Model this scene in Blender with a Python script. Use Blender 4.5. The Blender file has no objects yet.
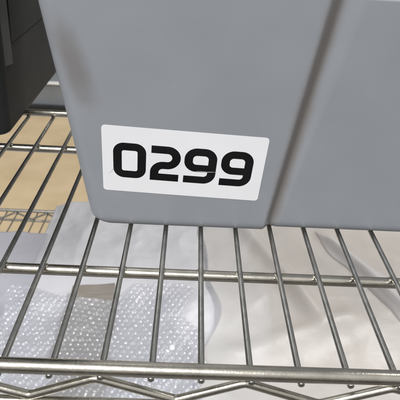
import bpy, bmesh, math, random
from mathutils import Vector, Matrix, noise
random.seed(7)
MM = 0.001
S = bpy.context.scene
COL = S.collection

# ------------------------------------------------------------------ camera
PITCH, YAW, ROLL = 0.575840, 0.036254, 0.064343
cp, sp = math.cos(PITCH), math.sin(PITCH)
fw = Vector((math.sin(YAW)*cp, math.cos(YAW)*cp, -sp))
rt0 = Vector((math.cos(YAW), -math.sin(YAW), 0))
up0 = rt0.cross(fw)
rt = rt0*math.cos(ROLL) + up0*math.sin(ROLL)
up = -rt0*math.sin(ROLL) + up0*math.cos(ROLL)
cam_data = bpy.data.cameras.new('camera')
cam = bpy.data.objects.new('camera', cam_data)
COL.objects.link(cam)
M = Matrix((rt, up, -fw)).transposed().to_4x4()
M.translation = Vector((-12.070, -161.637, 206.286))*MM
cam.matrix_world = M
cam_data.sensor_width = 36
cam_data.lens = 480/400*36
cam_data.clip_start = 0.01
cam_data.clip_end = 50
cam_data.dof.use_dof = True
cam_data.dof.focus_distance = 0.33
cam_data.dof.aperture_fstop = 26
S.camera = cam

# ------------------------------------------------------------------ indoor light
W = bpy.data.worlds.new('World')
S.world = W
W.use_nodes = True
nt = W.node_tree
nt.nodes.clear()
out = nt.nodes.new('ShaderNodeOutputWorld')
bg = nt.nodes.new('ShaderNodeBackground')
tc = nt.nodes.new('ShaderNodeTexCoord')
sx = nt.nodes.new('ShaderNodeSeparateXYZ')
mr = nt.nodes.new('ShaderNodeMapRange')
rp = nt.nodes.new('ShaderNodeValToRGB')
nt.links.new(tc.outputs['Generated'], sx.inputs[0])
nt.links.new(sx.outputs['Z'], mr.inputs['Value'])
mr.inputs['From Min'].default_value = -1
mr.inputs['From Max'].default_value = 1
nt.links.new(mr.outputs[0], rp.inputs[0])
e = rp.color_ramp.elements
e[0].position = 0.0; e[0].color = (.06, .055, .05, 1)
e[1].position = 1.0; e[1].color = (.62, .63, .65, 1)
for p, c in ((.40, (.07, .066, .064)), (.54, (.30, .29, .285)), (.68, (.50, .50, .505)), (.80, (.60, .61, .62))):
    k = e.new(p); k.color = (*c, 1)
# the room is open behind the camera and crowded with racks on the far side
my = nt.nodes.new('ShaderNodeMapRange')
my.interpolation_type = 'SMOOTHSTEP'
my.inputs['From Min'].default_value = -0.5; my.inputs['From Max'].default_value = 0.6
my.inputs['To Min'].default_value = 1.25; my.inputs['To Max'].default_value = 0.13
nt.links.new(sx.outputs['Y'], my.inputs['Value'])
mul = nt.nodes.new('ShaderNodeVectorMath'); mul.operation = 'SCALE'
nt.links.new(rp.outputs[0], mul.inputs[0]); nt.links.new(my.outputs[0], mul.inputs['Scale'])
nt.links.new(mul.outputs[0], bg.inputs['Color'])
bg.inputs['Strength'].default_value = 0.9
nt.links.new(bg.outputs[0], out.inputs[0])

def area(name, loc, target, sx_, sy_, power, col):
    d = bpy.data.lights.new(name, 'AREA')
    d.shape = 'RECTANGLE'; d.size = sx_; d.size_y = sy_
    d.energy = power; d.color = col
    o = bpy.data.objects.new(name, d); COL.objects.link(o)
    o.location = loc
    o.rotation_euler = (Vector(target)-Vector(loc)).to_track_quat('-Z', 'Y').to_euler()
    return o
area('ceiling_lamp', (-0.75, -1.25, 1.9), (-0.2, 0.1, 0), 1.5, 0.35, 78, (.97, .985, 1.0))
area('ceiling_lamp', (1.45, 1.25, 2.1), (0.1, 0.8, -0.5), 1.6, 0.5, 62, (1.0, .985, .96))
S.view_settings.view_transform = 'Standard'
S.view_settings.look = 'None'
S.view_settings.exposure = 0.0
S.view_settings.gamma = 1.0

# ------------------------------------------------------------------ helpers
def newmat(name):
    m = bpy.data.materials.new(name); m.use_nodes = True
    return m, m.node_tree, m.node_tree.nodes['Principled BSDF']

def node(t, kind, **kw):
    n = t.nodes.new(kind)
    for k, v in kw.items():
        if k in n.inputs: n.inputs[k].default_value = v
        else: setattr(n, k, v)
    return n

def noise_mix(t, bsdf, c1, c2, scale, detail=4, lo=.35, hi=.65, coord='Object', stretch=None):
    tcn = node(t, 'ShaderNodeTexCoord')
    src = tcn.outputs[coord]
    if stretch:
        mp = node(t, 'ShaderNodeMapping'); mp.inputs['Scale'].default_value = stretch
        t.links.new(src, mp.inputs[0]); src = mp.outputs[0]
    n = node(t, 'ShaderNodeTexNoise', Scale=scale, Detail=detail)
    t.links.new(src, n.inputs['Vector'])
    r = node(t, 'ShaderNodeMapRange')
    r.inputs['From Min'].default_value = lo; r.inputs['From Max'].default_value = hi
    t.links.new(n.outputs['Fac'], r.inputs['Value'])
    mx = node(t, 'ShaderNodeMix', data_type='RGBA')
    mx.inputs[6].default_value = (*c1, 1); mx.inputs[7].default_value = (*c2, 1)
    t.links.new(r.outputs[0], mx.inputs[0])
    t.links.new(mx.outputs[2], bsdf.inputs['Base Color'])
    return tcn, n, r, mx

def add_bump(t, bsdf, scale, strength, dist, coord='Object', detail=3):
    tcn = node(t, 'ShaderNodeTexCoord')
    n = node(t, 'ShaderNodeTexNoise', Scale=scale, Detail=detail)
    t.links.new(tcn.outputs[coord], n.inputs['Vector'])
    b = node(t, 'ShaderNodeBump', Strength=strength, Distance=dist)
    t.links.new(n.outputs['Fac'], b.inputs['Height'])
    t.links.new(b.outputs[0], bsdf.inputs['Normal'])

def mesh_obj(name, verts, faces, mat, parent=None, smooth=True):
    me = bpy.data.meshes.new(name)
    me.from_pydata([tuple(v) for v in verts], [], faces)
    me.update()
    bm = bmesh.new(); bm.from_mesh(me)
    bmesh.ops.recalc_face_normals(bm, faces=bm.faces)
    bm.to_mesh(me); bm.free()
    if smooth:
        for p in me.polygons: p.use_smooth = True
    me.materials.append(mat)
    o = bpy.data.objects.new(name, me); COL.objects.link(o)
    if parent: o.parent = parent
    return o

def empty(name, loc, label, cat, group=None):
    o = bpy.data.objects.new(name, None); COL.objects.link(o)
    o.location = loc; o.empty_display_size = .02
    o['label'] = label; o['category'] = cat
    if group: o['group'] = group
    return o

def tube_data(pts, r, n=20, V=None, F=None):
    """rounded tube along a polyline (pts in metres)"""
    V = [] if V is None else V; F = [] if F is None else F
    pts = [Vector(p) for p in pts]
    rings = []
    prev_n = None
    for i, p in enumerate(pts):
        a = pts[max(i-1, 0)]; b = pts[min(i+1, len(pts)-1)]
        d = (b-a).normalized()
        ref = Vector((0, 0, 1)) if abs(d.z) < .9 else Vector((0, 1, 0))
        u = d.cross(ref).normalized(); w = u.cross(d).normalized()
        loop = [(p, d, u, w, r)]
        if i == 0: loop = [(p-d*0, d, u, w, r*.55), (p+d*r*.18, d, u, w, r*.88), (p+d*r*.5, d, u, w, r)]
        elif i == len(pts)-1: loop = [(p-d*r*.5, d, u, w, r), (p-d*r*.18, d, u, w, r*.88), (p, d, u, w, r*.55)]
        for (q, d, u, w, rr) in loop:
            s = len(V)
            for k in range(n):
                a_ = 2*math.pi*k/n
                V.append(q + u*math.cos(a_)*rr + w*math.sin(a_)*rr)
            rings.append(s)
    for s0, s1 in zip(rings, rings[1:]):
        for k in range(n):
            F.append((s0+k, s0+(k+1) % n, s1+(k+1) % n, s1+k))
    F.append(tuple(range(rings[0], rings[0]+n))); F.append(tuple(range(rings[-1]+n-1, rings[-1]-1, -1)))
    return V, F

def mmv(*p): return Vector(p)*MM

def sstep(a, b, x):
    t = max(0, min(1, (x-a)/(b-a))); return t*t*(3-2*t)

# ------------------------------------------------------------------ materials
def metal(name, base, dark, rough, scale):
    m, t, b = newmat(name)
    b.inputs['Metallic'].default_value = 1.0
    tcn, n, r, mx = noise_mix(t, b, dark, base, scale, 6, .30, .62)
    n2 = node(t, 'ShaderNodeTexNoise', Scale=scale*3, Detail=5)
    t.links.new(tcn.outputs['Object'], n2.inputs['Vector'])
    rr = node(t, 'ShaderNodeMapRange')
    rr.inputs['To Min'].default_value = rough*.7; rr.inputs['To Max'].default_value = rough*1.5
    t.links.new(n2.outputs['Fac'], rr.inputs['Value'])
    t.links.new(rr.outputs[0], b.inputs['Roughness'])
    bp = node(t, 'ShaderNodeBump', Strength=.25, Distance=.0003)
    n3 = node(t, 'ShaderNodeTexNoise', Scale=900, Detail=3)
    t.links.new(tcn.outputs['Object'], n3.inputs['Vector'])
    t.links.new(n3.outputs['Fac'], bp.inputs['Height']); t.links.new(bp.outputs[0], b.inputs['Normal'])
    return m
M_rail = metal('bright_zinc_rail', (.64, .60, .515), (.50, .465, .395), .22, 90)
M_wire = metal('dull_zinc_wire', (.52, .51, .475), (.38, .375, .345), .27, 120)
M_far = metal('far_zinc', (.62, .60, .56), (.48, .46, .42), .28, 60)

# grey tote plastic with two brown marks: part grime, part shade painted in colour
M_tote, t, b = newmat('grey_tote_plastic')
tcn, n, r, mx = noise_mix(t, b, (.262, .273, .294), (.280, .291, .312), 26, 5, .3, .7)
b.inputs['Roughness'].default_value = .33
b.inputs['Specular IOR Level'].default_value = .45
def grime_shade(t, prev, tcn, centre, scale, rotz, col, amount, soft=.55):
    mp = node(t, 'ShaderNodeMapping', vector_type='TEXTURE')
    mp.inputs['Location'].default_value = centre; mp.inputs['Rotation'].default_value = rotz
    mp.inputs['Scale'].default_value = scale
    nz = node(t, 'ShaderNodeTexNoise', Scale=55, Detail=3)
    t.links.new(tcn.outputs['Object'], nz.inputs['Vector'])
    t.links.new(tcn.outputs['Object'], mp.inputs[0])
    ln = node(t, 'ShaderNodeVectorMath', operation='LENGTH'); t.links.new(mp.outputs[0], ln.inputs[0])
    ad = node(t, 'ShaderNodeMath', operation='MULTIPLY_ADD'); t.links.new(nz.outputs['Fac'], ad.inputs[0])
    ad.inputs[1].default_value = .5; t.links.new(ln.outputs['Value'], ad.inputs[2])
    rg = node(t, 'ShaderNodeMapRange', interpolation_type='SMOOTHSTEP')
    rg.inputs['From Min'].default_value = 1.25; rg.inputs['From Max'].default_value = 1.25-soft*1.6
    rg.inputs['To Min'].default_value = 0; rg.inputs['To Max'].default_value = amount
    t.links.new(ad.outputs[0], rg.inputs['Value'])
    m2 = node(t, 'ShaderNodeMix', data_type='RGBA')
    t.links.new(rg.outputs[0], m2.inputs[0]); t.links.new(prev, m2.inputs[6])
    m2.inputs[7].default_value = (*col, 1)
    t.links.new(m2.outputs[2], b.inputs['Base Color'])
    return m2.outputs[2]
c = grime_shade(t, mx.outputs[2], tcn, (-.0790, .1085, .119), (.0125, .06, .038), (0, math.radians(-17), 0), (.150, .125, .105), .55)  # corner smudge: grime mixed with painted corner shade
c = grime_shade(t, c, tcn, (.0570, .112, .085), (.0082, .09, .22), (0, math.radians(5.0), 0), (.165, .122, .084), .56, .5)  # brown band down the groove: grime plus shade painted in
# fine plastic grain
bp = node(t, 'ShaderNodeBump', Strength=.13, Distance=.0003)
n3 = node(t, 'ShaderNodeTexNoise', Scale=2300, Detail=2)
t.links.new(tcn.outputs['Object'], n3.inputs['Vector'])
n4 = node(t, 'ShaderNodeTexNoise', Scale=18, Detail=2)
t.links.new(tcn.outputs['Object'], n4.inputs['Vector'])
bp2 = node(t, 'ShaderNodeBump', Strength=.12, Distance=.004)
t.links.new(n4.outputs['Fac'], bp2.inputs['Height'])
t.links.new(n3.outputs['Fac'], bp.inputs['Height']); t.links.new(bp2.outputs[0], bp.inputs['Normal'])
t.links.new(bp.outputs[0], b.inputs['Normal'])
TOTE_T = t; TOTE_C = c; TOTE_TC = tcn; TOTE_B = b

M_dark, t, b = newmat('charcoal_tote_plastic')
noise_mix(t, b, (.032, .033, .033), (.040, .041, .040), 30)
b.inputs['Roughness'].default_value = .6
b.inputs['Specular IOR Level'].default_value = .2
add_bump(t, b, 1200, .12, .0004)

M_ledge, t, b = newmat('lit_grey_plastic')  # paler than the tote body: front light on the ledge put into colour
noise_mix(t, b, (.115, .115, .108), (.14, .14, .132), 30)
b.inputs['Roughness'].default_value = .55
M_label, t, b = newmat('white_label_paper')
noise_mix(t, b, (.785, .775, .785), (.815, .805, .815), 40)
b.inputs['Roughness'].default_value = .38
add_bump(t, b, 150, .06, .0004)
M_ink, t, b = newmat('black_print')
noise_mix(t, b, (.006, .006, .007), (.010, .010, .011), 60)
b.inputs['Roughness'].default_value = .5
b.inputs['Specular IOR Level'].default_value = .12
M_scuff, t, b = newmat('grey_scuff')
noise_mix(t, b, (.50, .49, .49), (.68, .67, .67), 500, 4)

# ------------------------------------------------------------------ setting: floor and wall behind the racks
M_floor, t, b = newmat('grey_concrete')
noise_mix(t, b, (.085, .08, .078), (.12, .115, .11), 9, 8, .3, .7)
b.inputs['Roughness'].default_value = .45
add_bump(t, b, 60, .15, .002)
fz = -.900
o = mesh_obj('floor', [(-4, -1.5, fz), (3.5, -1.5, fz), (3.5, 3.2, fz), (-4, 3.2, fz), (-4, -1.5, fz-.05), (3.5, -1.5, fz-.05), (3.5, 3.2, fz-.05), (-4, 3.2, fz-.05)],
             [(0, 1, 2, 3), (7, 6, 5, 4), (0, 4, 5, 1), (1, 5, 6, 2), (2, 6, 7, 3), (3, 7, 4, 0)], M_floor, smooth=False)
o['kind'] = 'structure'

def box(x0, x1, y0, y1, z0, z1, V=None, F=None):
    V = [] if V is None else V; F = [] if F is None else F
    s = len(V)
    V += [Vector(p) for p in ((x0, y0, z0), (x1, y0, z0), (x1, y1, z0), (x0, y1, z0), (x0, y0, z1), (x1, y0, z1), (x1, y1, z1), (x0, y1, z1))]
    F += [tuple(s+i for i in f) for f in ((0, 3, 2, 1), (4, 5, 6, 7), (0, 1, 5, 4), (1, 2, 6, 5), (2, 3, 7, 6), (3, 0, 4, 7))]
    return V, F
M_sheet, t, b = newmat('big_cardboard')
noise_mix(t, b, (.51, .385, .225), (.62, .48, .30), 7, 9, .3, .7)
b.inputs['Roughness'].default_value = .75
add_bump(t, b, 60, .15, .002)
V, F = box(-1.5, .9, .93, 2.37, fz+.004, fz+.010)
o = mesh_obj('cardboard_sheet', V, F, M_sheet, smooth=False)
o['label'] = 'large tan cardboard sheet spread on the floor beyond the rear shelf'; o['category'] = 'cardboard'
M_wall, t, b = newmat('grey_wall_paint')
noise_mix(t, b, (.19, .205, .22), (.23, .245, .26), 6, 5)
M_base, t, b = newmat('black_rubber')
noise_mix(t, b, (.02, .02, .02), (.03, .03, .03), 20)
V, F = box(-4, 3.5, 2.43, 2.58, fz, .6)
o = mesh_obj('wall', V, F, M_wall, smooth=False); o['kind'] = 'structure'
V, F = box(-4, 3.5, 2.40, 2.428, fz+.002, fz+.026)
o = mesh_obj('baseboard', V, F, M_base, smooth=False); o['kind'] = 'structure'
M_trim, t, b = newmat('white_trim_paint')
noise_mix(t, b, (.74, .74, .73), (.80, .80, .79), 12)
V, F = box(-4, 3.5, 2.41, 2.428, fz+.152, fz+.163)
o = mesh_obj('wall_trim', V, F, M_trim, smooth=False); o['kind'] = 'structure'

# ------------------------------------------------------------------ wire shelves
def wire_shelf(root, x0, x1, depth, nfirst, nlast, phase, cross, mats, bars, first_x=0.0, far=False):
    """front at local y=0; wires rest on the cross rods, their ends tucked under the edge rods"""
    railm, wirem = mats
    def rod(name, pts, r, m):
        V, F = tube_data(pts, r); return mesh_obj(name, V, F, m, root)
    for nm, y in (('front_rail', -7.2), ('back_rail', depth)):
        rod(nm, [mmv(x0, y, 3.8), mmv((x0+x1)/2, y, 3.8), mmv(x1, y, 3.8)], 3.9*MM, railm)
        if nm == 'back_rail' and not far: continue
        zb = -25.0 if not far else -26
        rod('lower_rail', [mmv(x0, y+(.0), zb), mmv(x1, y, zb)], 2.9*MM, railm)
        # zigzag truss wire between the rails
        pts = []
        i = -int((phase-x0)//38.05)
        x = phase + i*38.05
        lag = 0 if far else 2.8
        zt, zl = (-4.2, -19.4) if not far else (-2.6, -21)
        while x < x1:
            z = zt if i % 2 == 0 else zl
            for dx, dz in ((-2.4, .0), (-1.1, .42), (0, .62), (1.1, .42), (2.4, 0)):
                sgn = 1 if i % 2 == 0 else -1
                pts.append(mmv(x+dx+(lag if i % 2 else 0), y, z + sgn*(dz - .62) + 0))
            x += 38.05; i += 1
        rod('truss_wire', pts, 2.35*MM if not far else 2.3*MM, railm)
    for y in cross:
        cb = rod('crossbar', [mmv(x0, y, -6.95), mmv((x0+x1)/2, y, -6.95), mmv(x1, y, -6.95)], 3.6*MM, railm)
        if not far:                                  # weld beads where the wires cross
            bm = bmesh.new(); bm.from_mesh(cb.data)
            for k in range(nfirst, nlast+1):
                for sd in (-1, 1):
                    r_ = bmesh.ops.create_icosphere(bm, subdivisions=2, radius=.001)
                    for v_ in r_['verts']:
                        v_.co = Vector((v_.co.x*random.uniform(1.1, 1.6), v_.co.y*random.uniform(1.6, 2.3), v_.co.z*.8)) + Vector((k*25.4+sd*1.5, y+random.uniform(-.4, .4), -3.6))*MM
            bm.to_mesh(cb.data); bm.free()
            for p in cb.data.polygons: p.use_smooth = True
    V, F = tube_data([mmv(0, -9.6, -1.75), mmv(0, depth*.5, -1.75), mmv(0, depth+3, -1.75)], 1.75*MM, 16)
    w0 = mesh_obj('wire', V, F, wirem, root)
    for k in range(nfirst, nlast+1):
        w = w0 if k == nfirst else w0.copy()
        if k != nfirst: COL.objects.link(w)
        w.parent = root
        w.location = (first_x + k*.0254, 0, random.uniform(-.00012, .00012))
        w.rotation_euler.z = random.uniform(-.0012, .0012)

shelf = empty('wire_shelf', (0, 0, 0), 'shiny zinc wire shelf in the foreground carrying the grey plastic totes', 'shelf')
wire_shelf(shelf, -460, 400, 301.5, -17, 15, 22.7, (75.6, 242.7), (M_rail, M_wire), None)

RZ = -500
rear = empty('wire_shelf', mmv(0, 305, RZ), 'wire shelf far below with white plastic film and bubble wrap lying on it', 'shelf')
wire_shelf(rear, -720, 820, 529, -28, 32, 20, (110, 437), (M_far, M_wire), None, far=True)

# ------------------------------------------------------------------ grey tote (main)
TX = math.tan(math.radians(4))
def Lx(z): return -79.2 - .116*z
def Gx(z): return 44.8 + .087*z
def front_off(x, z):
    """how far the front surface is set back (mm) from the proud panel"""
    g = Gx(z)
    d = x - g
    dep = 0.0
    w = 4.6 + .029*z
    dep += 5.8*sstep(-1.0, w, d)                 # the panel's right shoulder falls into a groove
    dep -= 1.4*sstep(w*1.0, w*2.4, d)              # and rises to the recessed right panel
    # groove dies out at the foot of the panel
    # upper ledge on the right panel
    if x > g + 12:
        dep += .8*sstep(161.4, 162.6, z)*sstep(g+13, g+21, x)
    # panel is very slightly bowed
    if d < 0:
        dep += .000055*(x+15)**2
    return dep
def tote_mesh(name, x_left, x_right, y0, depth, height, R, mat, root, off, lean_l, lean_r, steps):
    V = []; F = []
    nR = 10
    zs = []
    rb = 8.0
    for k in range(7):
        a = k/6*math.pi/2
        zs.append((rb - rb*math.cos(a), rb - rb*math.sin(a)))   # z, inset
    z = rb + 2
    while z < height:
        zs.append((z, 0)); z += 2.2
    zs = sorted(zs + [(q_, 0) for q_ in (160.9, 161.4, 161.7, 162.0, 162.3, 162.6, 163.1)])
    rows = []
    nb = 30
    for z, inset in zs:
        xl = x_left(z) + inset; xr = x_right(z) - inset
        yf = y0 - TX*z + inset*.65; yb = y0 + depth + TX*z - inset
        row = []
        def P(x, y): row.append(Vector((x, y, z))*MM)
        # front-left corner, front, front-right corner, back
        for k in range(nR):
            a = math.pi + k/nR*math.pi/2
            P(xl+R+R*math.cos(a), yf+R+R*math.sin(a))
        for k in range(steps+1):
            x = xl+R + (xr-xl-2*R)*k/steps
            P(x, yf + off(x, z))
        yfr = yf + off(xr-R, z)
        for k in range(1, nR+1):
            a = 1.5*math.pi + k/nR*math.pi/2
            P(xr-R+R*math.cos(a), yfr+R+R*math.sin(a))
        for k in range(nR+1):
            a = k/nR*math.pi/2
            P(xr-R+R*math.cos(a), yb-R+R*math.sin(a))
        for k in range(nR+1):
            a = .5*math.pi + k/nR*math.pi/2
            P(xl+R+R*math.cos(a), yb-R+R*math.sin(a))
        rows.append(row)
    n = len(rows[0])
    for row in rows: V += row
    for i in range(len(rows)-1):
        for k in range(n):
            F.append((i*n+k, i*n+(k+1) % n, (i+1)*n+(k+1) % n, (i+1)*n+k))
    F.append(tuple(range(n)))                       # underside
    o = mesh_obj(name, V, F, mat, root)
    sol = o.modifiers.new('wall', 'SOLIDIFY'); sol.thickness = .0028; sol.offset = -1
    return o

tote = empty('storage_tote', (0, 0, 0), 'grey plastic tote with white number label standing on the wire shelf', 'tote')
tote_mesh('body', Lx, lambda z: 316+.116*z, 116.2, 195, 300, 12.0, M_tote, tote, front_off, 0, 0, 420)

def rim_mesh(x0, x1, y0, y1, z0, z1, hole, mat, root, name='rim'):
    """rectangular ring lip round the mouth of a tote"""
    V = []; F = []
    def ring(x0, x1, y0, y1, z, r):
        s = len(V)
        for cx, cy, a0 in ((x1-r, y1-r, 0), (x0+r, y1-r, 90), (x0+r, y0+r, 180), (x1-r, y0+r, 270)):
            for k in range(7):
                a = math.radians(a0+k*15)
                V.append(Vector((cx+r*math.cos(a), cy+r*math.sin(a), z))*MM)
        return s
    h = hole
    rs = [ring(x0+h, x1-h, y0+h, y1-h, z0, 10), ring(x0+1, x1-1, y0+1, y1-1, z0, 14), ring(x0, x1, y0, y1, z0+1.2, 15),
          ring(x0, x1, y0, y1, z1-1.2, 15), ring(x0+1, x1-1, y0+1, y1-1, z1, 14), ring(x0+h, x1-h, y0+h, y1-h, z1, 10)]
    n = 28
    for a, b_ in zip(rs, rs[1:]+rs[:1]):
        for k in range(n): F.append((a+k, a+(k+1) % n, b_+(k+1) % n, b_+k))
    return mesh_obj(name, V, F, mat, root)
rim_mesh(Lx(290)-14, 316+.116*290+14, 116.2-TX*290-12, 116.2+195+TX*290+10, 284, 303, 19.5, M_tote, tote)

# ---- label with its number, a flat sticker on the proud panel
LU = Vector((math.cos(math.radians(-2.1)), 0, math.sin(math.radians(-2.1))))
nrm = Vector((0, -math.cos(math.radians(4)), -math.sin(math.radians(4))))
vv = Vector((0, -math.sin(math.radians(4)), math.cos(math.radians(4))))
LUx = Vector((LU.x, LU.z*vv.y, LU.z*vv.z)); LUx.normalize()
LVx = nrm.cross(LUx)*-1
if LVx.z < 0: LVx = -LVx
LORG = Vector((-67.6, 116.2-TX*32.3, 32.3))
def LP(u, v, h):
    p = LORG + LUx*u + LVx*v
    bow = .000055*(p.x+15)**2
    return (p + nrm*(h - bow))*MM
def rounded_rect(w, h, r, n=8):
    pts = []
    for cx, cy, a0 in ((w-r, h-r, 0), (r, h-r, 90), (r, r, 180), (w-r, r, 270)):
        for k in range(n+1):
            a = math.radians(a0+90*k/n); pts.append((cx+r*math.cos(a), cy+r*math.sin(a)))
    return pts
LW, LH = 104.9, 49.3
# sheet built in columns so that it follows the bow of the panel
def label_sheet():
    V = []; F = []; r = 2.4; nc = 60
    us = [r*(1-math.cos(k/8*math.pi/2)) for k in range(8)] + [r+(LW-2*r)*k/nc for k in range(nc+1)] + [LW-r+r*math.sin(k/8*math.pi/2) for k in range(1, 9)]
    for u in us:
        m = 0
        if u < r: m = r - math.sqrt(max(0, r*r-(r-u)**2))
        if u > LW-r: m = r - math.sqrt(max(0, r*r-(u-LW+r)**2))
        for h in (.22, .02):
            for v in (m, LH-m): V.append(LP(u, v, h))
    n = len(us)
    for i in range(n-1):
        a, b_ = i*4, i*4+4
        F += [(a, b_, b_+1, a+1), (a+2, a+3, b_+3, b_+2), (a, a+2, b_+2, b_), (a+1, b_+1, b_+3, a+3)]
    F += [(0, 1, 3, 2), ((n-1)*4, (n-1)*4+2, (n-1)*4+3, (n-1)*4+1)]
    return V, F
V, F = label_sheet()
label = mesh_obj('label', V, F, M_label, tote, smooth=False)

def fillet(pts, rads, n=12):
    """polyline with rounded corners"""
    outp = [Vector(pts[0])]
    for i in range(1, len(pts)-1):
        p, a, b_ = Vector(pts[i]), Vector(pts[i-1]), Vector(pts[i+1])
        d1 = (a-p).normalized(); d2 = (b_-p).normalized(); r = rads[i]
        ang = d1.angle(d2); t = r/math.tan(ang/2)
        c_ = p + (d1+d2).normalized()*(r/math.sin(ang/2))
        s = p+d1*t; e_ = p+d2*t
        v0 = s-c_; v1 = e_-c_
        tot = v0.angle_signed(v1) if v0.length > 1e-6 else 0
        for k in range(n+1):
            rot = Matrix.Rotation(-tot*k/n, 2)
            outp.append(c_ + rot @ v0)
    outp.append(Vector(pts[-1]))
    return outp
def stroke(path, sw, u0, v0, slant, closed=False, hv=None):
    """constant-width pen stroke as a strip with a thin printed thickness"""
    V = []; F = []
    n = len(path)
    for i, p in enumerate(path):
        if closed:
            a, b_ = path[i-1], path[(i+1) % n]
        else:
            a, b_ = path[max(i-1, 0)], path[min(i+1, n-1)]
        d = (b_-a)
        if d.length < 1e-9: d = Vector((1, 0))
        d.normalize(); q = Vector((-d.y, d.x))
        for s in (1, -1):
            w = p + q*s*sw/2
            V.append(LP(u0+w.x+slant*w.y, v0+w.y, .27))
        for s in (1, -1):
            w = p + q*s*sw/2
            V.append(LP(u0+w.x+slant*w.y, v0+w.y, .20))
    m = n if closed else n-1
    for i in range(m):
        a = i*4; b_ = ((i+1) % n)*4
        F += [(a, a+1, b_+1, b_), (a+2, b_+2, b_+3, a+3), (a, b_, b_+2, a+2), (a+1, a+3, b_+3, b_+1)]
    if not closed:
        F += [(0, 2, 3, 1), ((n-1)*4, (n-1)*4+1, (n-1)*4+3, (n-1)*4+2)]
    return V, F
def digit(ch, u0, v0, w, h, sw, slant=.0):
    s2 = sw/2
    if ch == '0':
        r = 4.2
        pts = rounded_rect(w-sw, h-sw, r, 10)
        path = [Vector((x+s2, y+s2)) for x, y in pts]
        V, F = stroke(path, sw, u0, v0, slant, closed=True)
    elif ch == '2':
        m = h*.455
        path = fillet([(0.3, h-s2), (w-s2, h-s2), (w-s2, m), (s2, m), (s2, s2+0.01), ], [0, 5.8, 5.8, 5.6, 0])
        # the foot: butt the base bar against the short left stem
        V, F = stroke(path[:-1] + [Vector((s2, sw))], sw, u0, v0, slant)
        V2, F2 = stroke([Vector((0, s2)), Vector((w-.6, s2))], sw, u0, v0, slant)
        F += [tuple(i+len(V) for i in f) for f in F2]; V += V2
    else:
        lb = h*.44 + s2*.0
        path = fillet([(.2, s2), (w-s2, s2), (w-s2, h-s2), (s2, h-s2), (s2, lb), (w-sw, lb)], [0, 5.2, 5.4, 5.4, 5.0, 0])
        V, F = stroke(path, sw, u0, v0, slant)
    return mesh_obj('digit', V, F, M_ink, label, smooth=False)
SW = 5.5
digit('0', 7.0, 11.4, 21.1, 26.4, SW)
digit('2', 30.8, 11.1, 19.4, 26.4, SW, .01)
digit('9', 52.6, 11.1, 21.1, 26.8, SW, .01)
digit('9', 76.5, 11.0, 20.9, 26.9, SW, .01)
# two hairline scuffs on the sticker
def hair(p0, p1, w):
    V = []; F = []
    a = Vector(p0); b_ = Vector(p1); d = (b_-a).normalized(); q = Vector((-d.y, d.x))
    n = 14
    for i in range(n+1):
        f = i/n; c_ = a+(b_-a)*f + q*math.sin(f*9)*.12
        ww = w*math.sin(math.pi*min(.97, max(.03, f)))
        for s in (1, -1):
            k = c_+q*s*ww/2; V.append(LP(k.x, k.y, .31))
    for i in range(n): F.append((i*2, i*2+1, i*2+3, i*2+2))
    o = mesh_obj('scuff', V, F, M_scuff, label, smooth=False)
    so = o.modifiers.new('thickness', 'SOLIDIFY'); so.thickness = .00003
hair((60.5, 20.4), (74.8, 20.9), .38)
hair((3.4, 13.2), (7.6, 18.3), .34)

# ------------------------------------------------------------------ charcoal tote at the left, set further back
dt = empty('storage_tote', (0, 0, 0), 'charcoal plastic tote mostly cut off at the left, set back on the shelf', 'tote')
def dark_off(x, z): return 0.0
tote_mesh('body', lambda z: -520-.09*z, lambda z: -179.5+.075*z, 248, 346, 290, 9, M_dark, dt, dark_off, 0, 0, 40)
V, F = [], []
# a deep handle ledge along the top of the front, its side splayed
prof = [(62, 0), (62, 3)]
def ledge():
    V = []; F = []
    y0 = 248
    zb, zt = 66, 288
    xr = lambda z: -179.5+.075*z
    loops = []
    for z in (zb, zb+3, zt):
        ins = 2 if z == zb else 0
        yf = y0-TX*z
        xb = -169.0+.075*(z-66)
        pts = [(-500, 268-TX*(z-66)), (-500, 186+ins), (-206, 186+ins), (-198, 190+ins), (xb-2, 264-TX*(z-66)), (xb-4, 268-TX*(z-66))]
        loops.append([Vector((x, y, z))*MM for x, y in pts])
    n = 6
    for l in loops: V += l
    for i in range(2):
        for k in range(n): F.append((i*n+k, i*n+(k+1) % n, (i+1)*n+(k+1) % n, (i+1)*n+k))
    F += [tuple(range(n)), tuple(range(3*n-1, 2*n-1, -1))]
    return mesh_obj('handle_ledge', V, F, M_ledge, dt, smooth=False)
ledge()
# raised rib along the side
V, F = [], []
for (z, ex) in ((84, 0), (85, 2.0), (120, 2.0), (180, 2.0)): pass
def side_band():
    V = []; F = []
    rows = [(82.0, .2), (83.2, 2.6), (286, 2.6)]
    for z, ex in rows:
        x = -179.5+.075*z
        for y, e2 in ((266, -1.0), (267, ex), (560, ex), (562, -1.0)):
            V.append(Vector((x+e2, y, z))*MM)
    for i in range(2):
        for k in range(3): F.append((i*4+k, i*4+k+1, i*4+k+5, i*4+k+4))
    o = mesh_obj('side_band', V, F, M_dark, dt, smooth=False)
    so = o.modifiers.new('thickness', 'SOLIDIFY'); so.thickness = .002; so.offset = -1
side_band()

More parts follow.
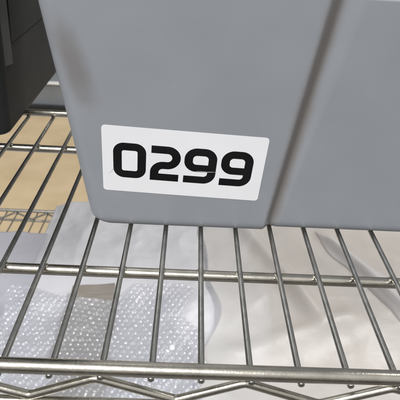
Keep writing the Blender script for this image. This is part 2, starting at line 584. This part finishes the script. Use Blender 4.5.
# ------------------------------------------------------------------ packing material on the lower shelf
def film_mat(name, col, trans, rough, tint=None):
    m, t, b = newmat(name)
    b.inputs['Base Color'].default_value = (*col, 1)
    b.inputs['Roughness'].default_value = rough
    b.inputs['Specular IOR Level'].default_value = .6
    noise_mix(t, b, tuple(c*.93 for c in col), col, 14, 4)
    tr = node(t, 'ShaderNodeBsdfTranslucent'); tr.inputs['Color'].default_value = (*col, 1)
    tp = node(t, 'ShaderNodeBsdfTransparent'); tp.inputs['Color'].default_value = (.97, .97, .98, 1)
    m1 = node(t, 'ShaderNodeMixShader'); m1.inputs[0].default_value = .28
    m2 = node(t, 'ShaderNodeMixShader'); m2.inputs[0].default_value = trans
    o = t.nodes['Material Output']
    t.links.new(b.outputs[0], m1.inputs[1]); t.links.new(tr.outputs[0], m1.inputs[2])
    t.links.new(m1.outputs[0], m2.inputs[1]); t.links.new(tp.outputs[0], m2.inputs[2])
    last = m2.outputs[0]
    if tint:
        gl = node(t, 'ShaderNodeBsdfGlossy'); gl.inputs['Roughness'].default_value = .24
        gl.inputs['Color'].default_value = (.8, .8, .82, 1)
        lw = node(t, 'ShaderNodeLayerWeight', Blend=tint)
        m3 = node(t, 'ShaderNodeMixShader')
        mu = node(t, 'ShaderNodeMath', operation='MULTIPLY'); mu.inputs[1].default_value = .17
        t.links.new(lw.outputs['Fresnel'], mu.inputs[0]); t.links.new(mu.outputs[0], m3.inputs[0])
        t.links.new(last, m3.inputs[1]); t.links.new(gl.outputs[0], m3.inputs[2]); last = m3.outputs[0]
    t.links.new(last, o.inputs['Surface'])
    add_bump(t, b, 120, .2, .002)
    return m
M_film = film_mat('milky_poly_film', (.82, .82, .85), .10, .40)
M_clear = film_mat('thin_poly_film', (.84, .82, .795), .40, .36)
M_strip = film_mat('folded_poly_strip', (.88, .87, .87), .50, .45)
M_lav = film_mat('lavender_poly_bag', (.58, .58, .63), .12, .4)
M_bub = film_mat('bubble_film', (.80, .81, .84), .78, .14, .55)
M_card, t, b = newmat('brown_cardboard')
noise_mix(t, b, (.20, .18, .155), (.25, .225, .195), 30, 6, coord='Object', stretch=(1, 6, 1))
b.inputs['Roughness'].default_value = .8
M_tan, t, b = newmat('tan_cardboard')
noise_mix(t, b, (.52, .37, .22), (.60, .44, .28), 22, 6, coord='Object', stretch=(1, 5, 1))
b.inputs['Roughness'].default_value = .8

def crease(x, y, seed, sc):
    """sharp-ridged crumple height in mm"""
    v = 0; a = 1.0
    for o_ in range(4):
        n = noise.noise(Vector((x/sc*2**o_+seed*17.3, y/sc*2**o_-seed*5.1, seed)))
        v += a*(1-abs(n)*2.2); a *= .42
    return v
def sheet(name, x0, x1, y0, y1, z, step, hfun, mat, edge, label_, cat, group=None, th=.0004):
    nx = int((x1-x0)/step); ny = int((y1-y0)/step)
    V = []; F = []
    for j in range(ny+1):
        for i in range(nx+1):
            u, v = i/nx, j/ny
            xa, xb, ya, yb = edge(u, v)
            x = x0+(x1-x0)*u + xa*(1-u)+xb*u; y = y0+(y1-y0)*v + ya*(1-v)+yb*v
            V.append(Vector((x, y, z+hfun(x, y, u, v)))*MM)
    for j in range(ny):
        for i in range(nx):
            a = j*(nx+1)+i; F.append((a, a+1, a+nx+2, a+nx+1))
    o = mesh_obj(name, V, F, mat)
    so = o.modifiers.new('thickness', 'SOLIDIFY'); so.thickness = th
    o['label'] = label_; o['category'] = cat
    if group: o['group'] = group
    return o
def nz(x, s, k): return noise.noise(Vector((x*s, k, 3.3)))

# lavender bag, lowest layer at left
sheet('plastic_bag', -610, -285, 272, 735, RZ+3, 4,
      lambda x, y, u, v: 3+5*crease(x, y, 1, 260)+9*math.exp(-((x+470)/60)**2)*.6,
      M_lav, lambda u, v: (0, 0, 10*nz(u*9, 1, 2), 12*nz(u*7, 1, 5)),
      'smooth lavender grey plastic bag lying left of the white film', 'plastic bag')
# tan cardboard sheet under the clear film at right
V, F = box(.06, .70, .32, .81, (RZ+2)*MM, (RZ+6)*MM)
o = mesh_obj('cardboard_sheet', V, F, M_tan, smooth=False)
o['label'] = 'tan cardboard sheet showing through the clear film at right'; o['category'] = 'cardboard'
# brown cardboard flap
def flap():
    V = []; F = []
    x0, x1, y0, y1 = -228, -146, 262, 545
    nx, ny = 12, 24
    for zt in (0, 3.2):
        for j in range(ny+1):
            for i in range(nx+1):
                x = x0+(x1-x0)*i/nx; y = y0+(y1-y0)*j/ny
                yy = y + 12*(i/nx)*(j/ny)
                x += 26*(i/nx)*(1-j/ny) + 22*noise.noise(Vector((j*.21, i/nx*2, 4)))*(1-j/ny)*2
                h = 22+6*sstep(.45, 1, j/ny)+.8*math.sin(i*.6)
                V.append(Vector((x, yy, RZ+h+zt))*MM)
    m = (nx+1)*(ny+1)
    for j in range(ny):
        for i in range(nx):
            a = j*(nx+1)+i
            F += [(a, a+nx+1, a+nx+2, a+1), (m+a, m+a+1, m+a+nx+2, m+a+nx+1)]
    def side(ids):
        for a, b_ in zip(ids, ids[1:]): F.append((a, b_, b_+m, a+m))
    side([i for i in range(nx+1)]); side([ny*(nx+1)+i for i in range(nx+1)])
    side([j*(nx+1) for j in range(ny+1)]); side([j*(nx+1)+nx for j in range(ny+1)])
    o = mesh_obj('cardboard_flap', V, F, M_card, smooth=False)
    o['label'] = 'small grey brown cardboard flap poking out behind the bubble wrap'; o['category'] = 'cardboard'
flap()
# milky film, centre-left, straight left edge, hanging over the back rail
def h_film(x, y, u, v):
    h = 9 + 11*crease(x, y, 3, 240) + 2.0*crease(x, y, 8, 90)
    # valley where the flap and bubble wrap lie on top
    h *= 1-.75*math.exp(-((x+195)/110)**2)*sstep(650, 590, y)
    h += 10*sstep(797, 832, y)*sstep(876, 841, y)
    h -= 28*sstep(838, 876, y)
    return h*(.35+.65*sstep(0, .06, u))
sheet('plastic_film', -337, 147, 272, 862, RZ+5, 3.2, h_film, M_film,
      lambda u, v: (4*nz(v*6, 1, 7), 34*nz(v*5, 1, 9), 0, 18*nz(u*6, 1, 11)),
      'crumpled milky white plastic film with straight left edge beside the bubble wrap', 'plastic film')
# thinner film at right with folded-over bands
def band(x, y, ax, ay, bx, by, w, h):
    dx, dy = bx-ax, by-ay; L = math.hypot(dx, dy)
    t_ = ((x-ax)*dx+(y-ay)*dy)/L/L; d = ((x-ax)*dy-(y-ay)*dx)/L
    return h*math.exp(-(d/w)**2)*sstep(-.15, .1, t_)*sstep(1.15, .9, t_)
def h_clear(x, y, u, v):
    h = 17 + 11*crease(x, y, 5, 380) + 1.2*crease(x, y, 12, 110)
    h += band(x, y, 316, 731, 431, 463, 14, 20) + band(x, y, 118, 780, 245, 481, 20, 20) + band(x, y, 59, 375, 323, 481, 26, 12)
    h -= 24*sstep(838, 876, y)
    return h
sheet('plastic_film', 40, 745, 270, 855, RZ+9, 3.6, h_clear, M_clear,
      lambda u, v: (46*nz(v*4, 1, 13), 0, 0, 20*nz(u*7, 1, 17)),
      'thin clear plastic film over tan cardboard at the right of the shelf', 'plastic film')
# a loose white offcut folded into a strip on top of it
def strip(name, a, b_, w, seed, lab):
    a = Vector(a); b_ = Vector(b_); d = (b_-a); L = d.length; d.normalize(); q = Vector((-d.y, d.x))
    V = []; F = []; n, m = 70, 14
    for i in range(n+1):
        f = i/n
        for j in range(m+1):
            g = j/m-.5
            ww = w*1.1*(.02+math.sin(math.pi*min(1, f*.6+.01))**1.1)*(1+.25*noise.noise(Vector((f*4, seed, g))))
            p = a + d*L*f + q*(g*ww + 16*noise.noise(Vector((f*2.4, seed, 1))))
            h = h_clear(p.x, p.y, 0, 0) + 9 + 2.2 + 1.6*(1-4*g*g)
            V.append(Vector((p.x, p.y, RZ+h))*MM)
    for i in range(n):
        for j in range(m):
            k = i*(m+1)+j; F.append((k, k+1, k+m+2, k+m+1))
    o = mesh_obj(name, V, F, M_strip)
    so = o.modifiers.new('thickness', 'SOLIDIFY'); so.thickness = .0004
    o['label'] = lab; o['category'] = 'plastic strip'
strip('plastic_strip', (300, 752), (461, 419), 62, 4.2, 'long folded white plastic strip lying diagonally at the right of the shelf')

# bubble wrap
def h_bub(x, y, u, v):
    P_ = 12.5
    row = round(y/(P_*.866)); xo = (row % 2)*P_/2
    best = 0
    for rr in (row-1, row, row+1):
        xo = (rr % 2)*P_/2
        cx = round((x-xo)/P_)*P_+xo; cy = rr*P_*.866
        d2 = ((x-cx)**2+(y-cy)**2)/(5.6**2)
        if d2 < 1: best = max(best, 3.4*(1-d2**3)**.5*(.66+.34*noise.cell(Vector((cx*.37, cy*.37, 0)))))
    base = 27 + 8*crease(x, y, 21, 170) + 7*noise.noise(Vector((x/48, y/48, 2.7)))
    return base + best
sheet('bubble_wrap', -335, 18, 266, 482, RZ+12, 1.25, h_bub, M_bub,
      lambda u, v: (20*nz(v*5, 1, 19), 40*nz(v*5, 1, 23), 0, 36*nz(u*3.2, 1, 29)+62*sstep(.52, .70, u)+20*sstep(.3, .0, u)),
      'crumpled clear bubble wrap lying over the cardboard flap at lower left', 'bubble wrap', th=.0003)
